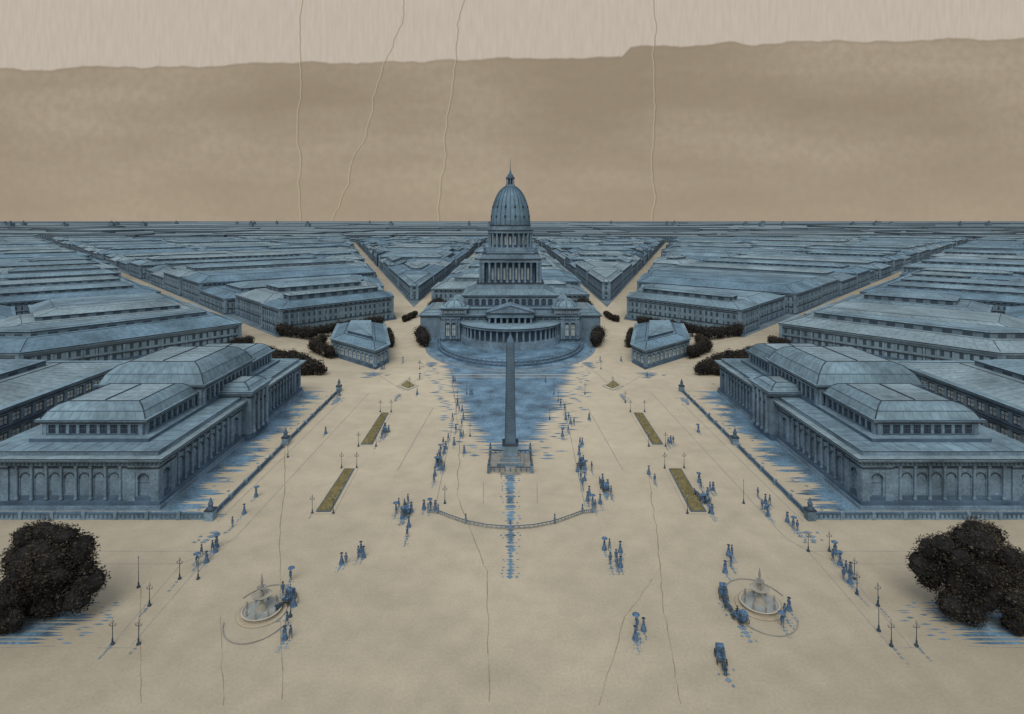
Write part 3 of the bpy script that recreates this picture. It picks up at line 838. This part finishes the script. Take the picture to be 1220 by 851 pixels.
# ------------------------------------------------ trees
def crown(mb,blobs,n,leaf,rr,m1='foliage',m2='foliage_blue',core=.8):
    for (x,y,z,a,b,c_) in blobs:
        ox=rr.uniform(-.1,.1)*a
        prof=[]
        for j in range(7):
            t=-1+2*j/6
            prof.append((max(.05,a*core*math.sqrt(max(0,1-t*t))*rr.uniform(.85,1.08)),z+c_*core*t))
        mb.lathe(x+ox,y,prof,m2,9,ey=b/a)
    tot=sum(a*c_ for *_,a,b,c_ in blobs)
    for (x,y,z,a,b,c_) in blobs:
        k_=int(n*a*c_/tot); m0=rr.random()*.35
        for i in range(k_):
            while True:
                dx,dy,dz=rr.uniform(-1,1),rr.uniform(-1,1),rr.uniform(-1,1)
                l=math.sqrt(dx*dx+dy*dy+dz*dz)
                if .1<l<1: break
            f=rr.uniform(.76,1.08)/l
            px,py,pz=x+dx*f*a,y+dy*f*b,z+dz*f*c_
            if pz<.1: continue
            s_=leaf*rr.uniform(.5,1.3)
            v=[Vector((rr.uniform(-1,1),rr.uniform(-1,1),rr.uniform(-.7,.7)))*s_ for _ in range(3)]
            p=Vector((px,py,pz))
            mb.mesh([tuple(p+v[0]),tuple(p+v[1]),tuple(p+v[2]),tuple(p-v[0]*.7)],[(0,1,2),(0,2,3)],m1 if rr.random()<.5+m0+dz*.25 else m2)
def tree(px,py,wpx,hpx,n,leaf,seed,name='tree'):
    rr=random.Random(seed); x,y=g(px,py); kk=k(py); W=wpx*kk/2; Ht=hpx*kk
    mb=MB()
    mb.lathe(x,y,[(.55,0),(.4,.6),(.32,Ht*.35),(.15,Ht*.7)],'bark',8)
    for i in range(6):
        a=rr.uniform(0,6.28); mb.strip((x,y,Ht*rr.uniform(.2,.4)),(x+W*.6*math.cos(a),y+W*.35*math.sin(a),Ht*rr.uniform(.5,.8)),.22,'bark')
    bl=[(x,y,Ht*.5,W*.80,W*.42,Ht*.44)]
    for i in range(16):
        a=2*math.pi*i/16+rr.uniform(-.12,.12)
        s_=W*rr.uniform(.24,.36); q=1/max(abs(math.cos(a)),abs(math.sin(a)))**.5  # squarish crown
        bl.append((x+W*rr.uniform(.64,.74)*q*math.cos(a),y+rr.uniform(-.25,.25)*W,max(s_*.8,Ht*(.5+.37*q*math.sin(a))),s_,s_*.9,s_*.85))
    for i in range(10):
        s_=W*rr.uniform(.24,.34)
        bl.append((x+W*rr.uniform(-.5,.5),y-W*.28,Ht*rr.uniform(.25,.8),s_,s_*.7,s_*.85))
    crown(mb,bl,n,leaf,rr,core=.82); mb.obj(name)
tree(60,733,124,110,20000,.22,1); tree(4,754,56,56,6000,.22,2)
tree(1158,735,120,110,20000,.22,3); tree(1217,754,54,54,6000,.22,4)
def tree_row(pts,r,h,name,seed,dens=900):
    rr=random.Random(seed); mb=MB(); bl=[]
    for a,b in zip(pts,pts[1:]):
        p=Vector(a);q=Vector(b);l=(q-p).length;n=max(1,int(l/(r*1.1)))
        for i in range(n+1):
            c_=p+(q-p)*i/n; s_=r*rr.uniform(.75,1.2)
            bl.append((c_.x+rr.uniform(-.5,.5),c_.y+rr.uniform(-.5,.5),h*.55*rr.uniform(.85,1.2),s_,s_,h*.5*rr.uniform(.85,1.1)))
            mb.lathe(c_.x,c_.y,[(.25,0),(.18,h*.4)],'bark',6)
    crown(mb,bl,dens*len(bl),.42,rr,core=.82); mb.obj(name)
for sx in (1,-1):
    S=lambda p:(p[0]*sx,p[1])
    tree_row([S(g(764,390)),S(g(800,397)),S(g(845,405)),S(g(880,401))],2.8,6.4,'row_of_trees',11,380)
    tree_row([S(g(834,447)),S(g(862,447)),S(g(890,436))],2.6,4.4,'hedge_trees',12,380)
    tree_row([S(g(838,447)),S(g(868,434)),S(g(896,428))],3.0,5.4,'hedge_trees',13,380)
    tree_row([S(g(822,428)),S(g(842,420)),S(g(832,410))],2.4,5.5,'row_of_trees',14,380)
    tree_row([S(g(751,414)),S(g(753,402))],2.0,4.8,'row_of_trees',15,380)
    tree_row([S((40.5,278)),S((45,294))],3.4,7.5,'row_of_trees',16,380)
    tree_row([S((122,128)),S((128,168))],2.4,4.6,'row_of_trees',17,300)
    tree_row([S(g(676,384)),S(g(694,370)),S(g(702,374))],3.8,8,'row_of_trees',18,380)
    tree_row([S(g(920,412)),S(g(938,416))],2.4,4.8,'row_of_trees',19,380)
    tree_row([S(g(722,378)),S(g(735,384))],1.6,3.5,'row_of_trees',20,380)
# ------------------------------------------------ painted reflections on the pavement
reflection_blue=MB(); zc=[.012]
def reflection_rows(y0,y1,fn,step,jag,loose=.5,m_='reflection_blue',seed=1,gap=.14):  # ragged flat slivers that paint a reflection on the ground
    rr=random.Random(seed); y=y0; z=zc[0]; zc[0]+=.0004
    while y<y1:
        d=step*rr.uniform(.5,1.5); xl,xr=fn(y)
        xl-=rr.uniform(-.3,1)*jag; xr+=rr.uniform(-.3,1)*jag
        if xr-xl>.15:
            e=min((xr-xl)*.45,jag*1.2)
            ym=y+d/2
            reflection_blue.poly([(xl,ym,z),(xl+e,y,z),(xr-e,y,z),(xr,ym,z),(xr-e,y+d,z),(xl+e,y+d,z)],m_)
            for s_ in (-1,1):
                if rr.random()<loose:
                    ln=rr.uniform(.4,1.3)*jag; off=rr.uniform(.3,1.2)*jag
                    xx=xr+off if s_>0 else xl-off-ln
                    reflection_blue.poly([(xx,ym,z),(xx+ln/2,ym-d*.35,z),(xx+ln,ym,z),(xx+ln/2,ym+d*.35,z)],m_)
        y+=d*(1 if rr.random()>gap else 1.4)
def lerp(tab,y):
    for (a,va),(b,vb) in zip(tab,tab[1:]):
        if a<=y<=b: return va+(vb-va)*(y-a)/(b-a)
    return tab[0][1] if y<tab[0][0] else tab[-1][1]
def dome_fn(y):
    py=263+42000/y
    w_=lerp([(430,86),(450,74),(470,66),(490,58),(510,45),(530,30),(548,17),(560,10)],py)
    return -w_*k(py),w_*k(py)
reflection_rows(g(0,548)[1],g(0,436)[1],dome_fn,1.5,3.4,.8,'reflection_blue',5,gap=.03)  # reflection of the domed hall, painted as a blue wedge
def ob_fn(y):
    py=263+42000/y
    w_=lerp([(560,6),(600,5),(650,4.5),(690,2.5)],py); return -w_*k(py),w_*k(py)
reflection_rows(g(0,690)[1],g(0,566)[1],ob_fn,.9,.5,.5,'reflection_blue',6,gap=.25)  # reflection of the obelisk, painted as a narrow blue streak
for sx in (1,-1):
    rr=random.Random(3); z=zc[0]; zc[0]+=.0006; y=121.4  # reflection tone painted on the paving along the courthouse base
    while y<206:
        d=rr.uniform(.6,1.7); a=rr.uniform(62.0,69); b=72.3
        reflection_blue.poly([(sx*a,y+d/2,z),(sx*(a+2.5),y,z),(sx*b,y,z),(sx*b,y+d,z),(sx*(a+2.5),y+d,z)],'reflection_blue')
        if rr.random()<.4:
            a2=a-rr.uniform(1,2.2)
            if a2>60.8: reflection_blue.poly([(sx*a2,y+d/2,z),(sx*(a2+.5),y+.1,z),(sx*(a2+.9),y+d/2,z),(sx*(a2+.5),y+d-.1,z)],'reflection_blue')
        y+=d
    reflection_rows(118.9,121.2,lambda y:((62,125) if sx>0 else (-125,-62)),.7,2.5,.2,'reflection_blue',8)
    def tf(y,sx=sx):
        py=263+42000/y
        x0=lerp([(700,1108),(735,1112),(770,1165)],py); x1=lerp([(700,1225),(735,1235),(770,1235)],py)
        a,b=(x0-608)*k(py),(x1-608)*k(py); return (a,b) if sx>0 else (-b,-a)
    reflection_rows(g(0,768)[1],g(0,716)[1],tf,.55,2.0,.8,'reflection_blue',9,gap=.5)  # reflections of the corner trees, painted in blue rows
# ------------------------------------------------ people, horses, carriages
def skin_mesh(verts,edges,radii,root,mname,lv=1):
    me=bpy.data.meshes.new('tmp'); me.from_pydata(verts,edges,[]); o=bpy.data.objects.new('tmp',me); sc.collection.objects.link(o)
    md=o.modifiers.new('s','SKIN'); sv=me.skin_vertices[0].data
    for i,r in enumerate(radii):
        sv[i].radius=(r,r) if not isinstance(r,tuple) else r
        sv[i].use_root=(i==root)
    if lv: sb=o.modifiers.new('b','SUBSURF'); sb.levels=lv; sb.render_levels=lv
    dg=bpy.context.evaluated_depsgraph_get(); ev=o.evaluated_get(dg); m2=bpy.data.meshes.new_from_object(ev)
    vs=[tuple(v.co) for v in m2.vertices]; fs=[tuple(p.vertices) for p in m2.polygons]
    bpy.data.objects.remove(o); return vs,fs
def person_mesh(kind):
    st=.22 if kind!=1 else .08
    V=[(0,0,.95),(0,0,1.12),(0,0,1.38),(0,0,1.52),(0,.01,1.60),(0,.01,1.72),
       (-.19,0,1.42),(-.25,-.04,1.14),(-.23,.08,.90),(.19,0,1.42),(.25,.05,1.14),(.23,-.1,.90),
       (-.1,0,.9),(-.1,st*.8,.5),(-.1,st*.6,.09),(-.1,st*.6+.17,.04),(.1,0,.9),(.1,-st*.2,.5),(.1,-st,.09),(.1,-st+.17,.04)]
    E=[(0,1),(1,2),(2,3),(3,4),(4,5),(2,6),(6,7),(7,8),(2,9),(9,10),(10,11),(0,12),(12,13),(13,14),(14,15),(0,16),(16,17),(17,18),(18,19)]
    Rr=[.15,.13,.17,.06,.09,.095,.075,.055,.035,.075,.055,.035,.1,.07,.045,.04,.1,.07,.045,.04]
    vs,fs=skin_mesh(V,E,Rr,0,'x')
    mb=MB(); mb.mesh(vs,fs,'cloth_blue')
    mb.lathe(0,.01,[(.04,1.5),(.075,1.55),(.1,1.63),(.1,1.7),(.07,1.77),(.02,1.79)],'skin',10)
    mb.mesh([(-.02,.1,1.62),(.02,.1,1.62),(0,.14,1.63),(0,.1,1.69)],[(0,1,2),(1,3,2),(0,2,3)],'skin')
    for s_ in (-1,1):
        mb.box(s_*.04-.012,s_*.04+.012,.1,.112,1.675,1.69,'cloth_dark')
        mb.box(s_*.105-.012,s_*.105+.012,-.01,.03,1.63,1.69,'skin')
        hx,hy=(s_*.23,.08 if s_<0 else -.1)
        mb.lathe(hx,hy,[(.02,.8),(.045,.83),(.04,.9)],'skin',6)
        for f_ in range(4): mb.strip((hx,hy-.035+f_*.022,.83),(hx-s_*.015,hy-.035+f_*.022,.74+abs(f_-1.5)*.008),.018,'skin')
        mb.strip((hx,hy+.04,.86),(hx-s_*.02,hy+.065,.8),.02,'skin')
    mb.box(-.025,.025,.105,.115,1.585,1.595,'cloth_dark')
    if kind==0 or kind==2:
        mb.lathe(0,0,[(.22,.72),(.2,.95),(.17,1.12),(.2,1.35)],'cloth_blue',10,cap=False)
        mb.lathe(0,.01,[(.17,1.73),(.17,1.745),(.105,1.75),(.1,1.9),(.02,1.91)],'cloth_dark',12)
    else:
        mb.lathe(0,0,[(.46,.03),(.4,.2),(.27,.7),(.15,1.08),(.19,1.34),(.1,1.45)],'cloth_blue',14,cap=False)
        mb.lathe(0,.01,[(.28,1.74),(.28,1.76),(.13,1.77),(.1,1.88),(.02,1.9)],'cloth_dark',12)
    if kind>=2:
        mb.strip((.23,-.08,.9),(.2,.15,1.3),.05,'cloth_blue'); mb.strip((.2,.15,1.2),(.12,.1,2.25),.03,'ink')
        mb.lathe(.12,.1,[(.55,1.98),(.48,2.07),(.3,2.16),(.12,2.22),(.02,2.3)],'cloth_blue',8)
    o=mb.obj('tmpl'); me=o.data; bpy.data.objects.remove(o); me.name='person_mesh'; return me
PM=[person_mesh(i) for i in range(4)]
def put(name,me,x,y,rot,sc_=1.0):
    o=bpy.data.objects.new(name,me); sc.collection.objects.link(o); o.location=(x,y,0); o.rotation_euler=(0,0,rot); o.scale=(sc_,)*3; return o
def streak(x,y,w,l,seed,m_='reflection_pale'):  # painted reflection below a figure, carriage
    reflection_rows(y-l,y-.1,lambda yy:(x-w*.5*(.3+.7*(yy-y+l)/l),x+w*.5*(.3+.7*(yy-y+l)/l)),l/6,w*.3,.35,m_,seed,gap=.6)
PL=[(547,490),(552,500),(543,515),(541,530),(523,545),(520,556),(517,575),(531,535),(534,525),(553,540),(513,607),(505,607),(475,605),(479,618),(485,640),
(407,672),(427,664),(433,664),(235,674),(246,670),(253,657),(258,652),(337,708),(350,722),(342,745),(339,762),(346,692),(291,612),(277,628),(305,592),(402,472),(388,517),(459,520),(463,515),
(668,484),(674,500),(677,515),(690,542),(695,552),(688,562),(692,572),(702,590),(706,602),(724,582),(728,590),(720,655),(734,668),(739,658),(727,672),(757,762),(759,750),(773,565),(780,575),
(832,515),(796,530),(799,528),(835,582),(843,592),(838,602),(848,612),(908,607),(915,615),(903,592),(938,622),(950,632),(868,662),(871,675),(864,682),(992,668),(1001,673),(1008,682),(1013,695),(935,735),(940,727),(932,747),
(526,560),(539,500),(670,520),(705,560),(715,600),(735,676),(497,470),(480,432),(705,415),(715,430),(540,455),(771,450),(740,430),(845,500),
(521,550),(525,540),(518,567),(528,530),(545,483),(550,508),(549,520),(486,600),(490,610),(472,612),(487,628),(691,530),(697,560),(694,580),(700,597),(709,607),(680,505),(673,490),(718,575),(843,600),(833,575),(846,585),(459,512),(455,522),(430,658),(945,630),(912,600),(240,662),(995,660),(1005,690),(702,500),(560,470),(650,455),(500,452),(720,400),(512,402),(455,440),(762,425)]
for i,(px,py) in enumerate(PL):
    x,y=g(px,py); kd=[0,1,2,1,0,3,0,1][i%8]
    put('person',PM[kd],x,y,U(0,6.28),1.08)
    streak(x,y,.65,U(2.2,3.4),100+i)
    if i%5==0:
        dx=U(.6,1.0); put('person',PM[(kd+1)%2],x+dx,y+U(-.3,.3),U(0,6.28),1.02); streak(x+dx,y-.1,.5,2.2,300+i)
def horse_mesh(mb,ox):
    V=[(0,.0,1.15),(0,.55,1.2),(0,-.6,1.22),(0,.8,1.5),(0,1.05,1.85),(0,1.38,1.72),
       (-.16,.6,.95),(-.17,.66,.5),(-.17,.62,.08),(.16,.6,.95),(.17,.8,.6),(.17,.7,.2),
       (-.17,-.6,.95),(-.17,-.5,.72),(-.17,-.72,.45),(-.17,-.68,.06),(.17,-.6,.95),(.17,-.62,.7),(.17,-.95,.45),(.17,-.92,.08),
       (0,-.85,1.25),(0,-.98,.7)]
    E=[(0,1),(0,2),(1,3),(3,4),(4,5),(1,6),(6,7),(7,8),(1,9),(9,10),(10,11),(2,12),(12,13),(13,14),(14,15),(2,16),(16,17),(17,18),(18,19),(2,20),(20,21)]
    Rr=[.3,.3,.3,.18,.13,.08,.12,.07,.06,.12,.07,.06,.15,.1,.06,.06,.15,.1,.06,.06,.06,.07]
    vs,fs=skin_mesh(V,E,Rr,0,'h'); mb.mesh([(a+ox,b+2.6,c_) for a,b,c_ in vs],fs,'horse_coat')
    for s_ in (-.06,.06): mb.lathe(ox+s_,3.62,[(.04,1.92),(.01,2.08)],'horse_coat',5)
def carriage_mesh():
    mb=MB()
    def wheel(x,y,r):
        for i in range(16):
            a=i*math.pi/8;b=(i+1)*math.pi/8
            mb.strip((x,y+r*math.cos(a),r+r*math.sin(a)),(x,y+r*math.cos(b),r+r*math.sin(b)),.06,'ink')
            if i%2==0: mb.strip((x,y,r),(x,y+r*math.cos(a),r+r*math.sin(a)),.04,'ink')
        mb.strip((x-.08,y,r),(x+.08,y,r),.16,'ink')
    for s_ in (-.75,.75): wheel(s_,-1.0,.6); wheel(s_,.75,.45)
    mb.strip((-.75,-1,.6),(.75,-1,.6),.08,'ink'); mb.strip((-.75,.75,.45),(.75,.75,.45),.08,'ink')
    prof=[(-1.5,1.1),(-1.3,.65),(-.6,.5),(.0,.55),(.3,.75),(.9,.8),(1.0,1.3),(.55,1.35),(.45,1.0),(0,1.0),(-.2,1.2),(-.2,2.1),(-.6,2.25),(-1.2,2.15),(-1.5,1.8)]
    n=len(prof)
    mb.mesh([(-.6,a,b) for a,b in prof]+[(.6,a,b) for a,b in prof],[tuple(range(n)),tuple(range(2*n-1,n-1,-1))]+[(i,(i+1)%n,n+(i+1)%n,n+i) for i in range(n)],'cloth_blue')
    mb.box(-.62,.62,-1.1,-.5,1.35,1.9,'glass_dark')
    mb.strip((-.35,.9,.7),(-.35,3.0,1.0),.07,'ink'); mb.strip((.35,.9,.7),(.35,3.0,1.0),.07,'ink')
    horse_mesh(mb,0)
    V=[(0,.55,1.4),(0,.5,1.65),(0,.5,1.9),(0,.52,2.05),(-.2,.55,1.88),(-.2,.8,1.65),(.2,.55,1.88),(.2,.8,1.65),(-.12,.85,1.4),(-.12,.9,1.0),(.12,.85,1.4),(.12,.9,1.0)]
    E=[(0,1),(1,2),(2,3),(2,4),(4,5),(2,6),(6,7),(0,8),(8,9),(0,10),(10,11)]
    vs,fs=skin_mesh(V,E,[.15,.14,.17,.06,.07,.04,.07,.04,.09,.06,.09,.06],0,'d'); mb.mesh(vs,fs,'cloth_dark')
    mb.lathe(0,.52,[(.05,2.02),(.1,2.12),(.1,2.2),(.02,2.28)],'skin',8); mb.lathe(0,.52,[(.17,2.22),(.17,2.24),(.1,2.25),(.1,2.42)],'cloth_dark',10)
    mb.strip((-.2,.8,1.65),(0,3.2,1.6),.025,'ink')
    o=mb.obj('tmpl'); me=o.data; bpy.data.objects.remove(o); me.name='carriage_mesh'; return me
CM=carriage_mesh()
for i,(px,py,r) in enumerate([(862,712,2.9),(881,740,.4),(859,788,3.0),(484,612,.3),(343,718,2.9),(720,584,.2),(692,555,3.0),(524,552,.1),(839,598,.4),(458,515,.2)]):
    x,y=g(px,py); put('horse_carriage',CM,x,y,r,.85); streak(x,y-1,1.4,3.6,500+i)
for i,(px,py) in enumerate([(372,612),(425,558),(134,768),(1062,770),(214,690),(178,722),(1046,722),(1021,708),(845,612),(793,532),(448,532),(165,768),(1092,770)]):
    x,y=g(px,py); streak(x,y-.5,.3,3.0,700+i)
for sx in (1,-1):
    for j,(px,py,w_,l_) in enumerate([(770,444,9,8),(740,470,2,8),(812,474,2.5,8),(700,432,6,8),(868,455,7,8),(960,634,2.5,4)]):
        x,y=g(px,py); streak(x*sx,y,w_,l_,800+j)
reflection_blue.obj('painted_wet_reflections')
# ------------------------------------------------ paper cracks
mb=MB()
def paper_crack_line(pts,w=.11,seed=1):  # cracks of the paper, added as thin strips on the ground
    rr=random.Random(seed); P=[]
    for a,b in zip(pts,pts[1:]):
        n=12
        for i in range(n):
            t=i/n; P.append(g(a[0]+(b[0]-a[0])*t+rr.uniform(-1.2,1.2),a[1]+(b[1]-a[1])*t))
    for a,b in zip(P,P[1:]):
        ww=w*rr.uniform(.4,1.5)*a[1]/90
        mb.poly([(a[0]-ww/2,a[1],.008),(a[0]+ww/2,a[1],.008),(b[0]+ww/2,b[1],.008),(b[0]-ww/2,b[1],.008)],'paper_crack_line')
paper_crack_line([(537,440),(548,520),(545,590),(580,680),(583,850)],seed=1)
paper_crack_line([(336,455),(340,560),(333,650),(337,850)],seed=2)
paper_crack_line([(772,560),(783,640),(790,720),(812,850)],seed=3)
paper_crack_line([(778,690),(745,735),(710,850)],seed=4)
paper_crack_line([(262,735),(267,850)],seed=5); paper_crack_line([(167,700),(168,850)],seed=6)
mb.obj('paper_crack')
print('objs',len(bpy.data.objects),'polys',sum(len(o.data.polygons) for o in bpy.data.objects if o.type=='MESH'))
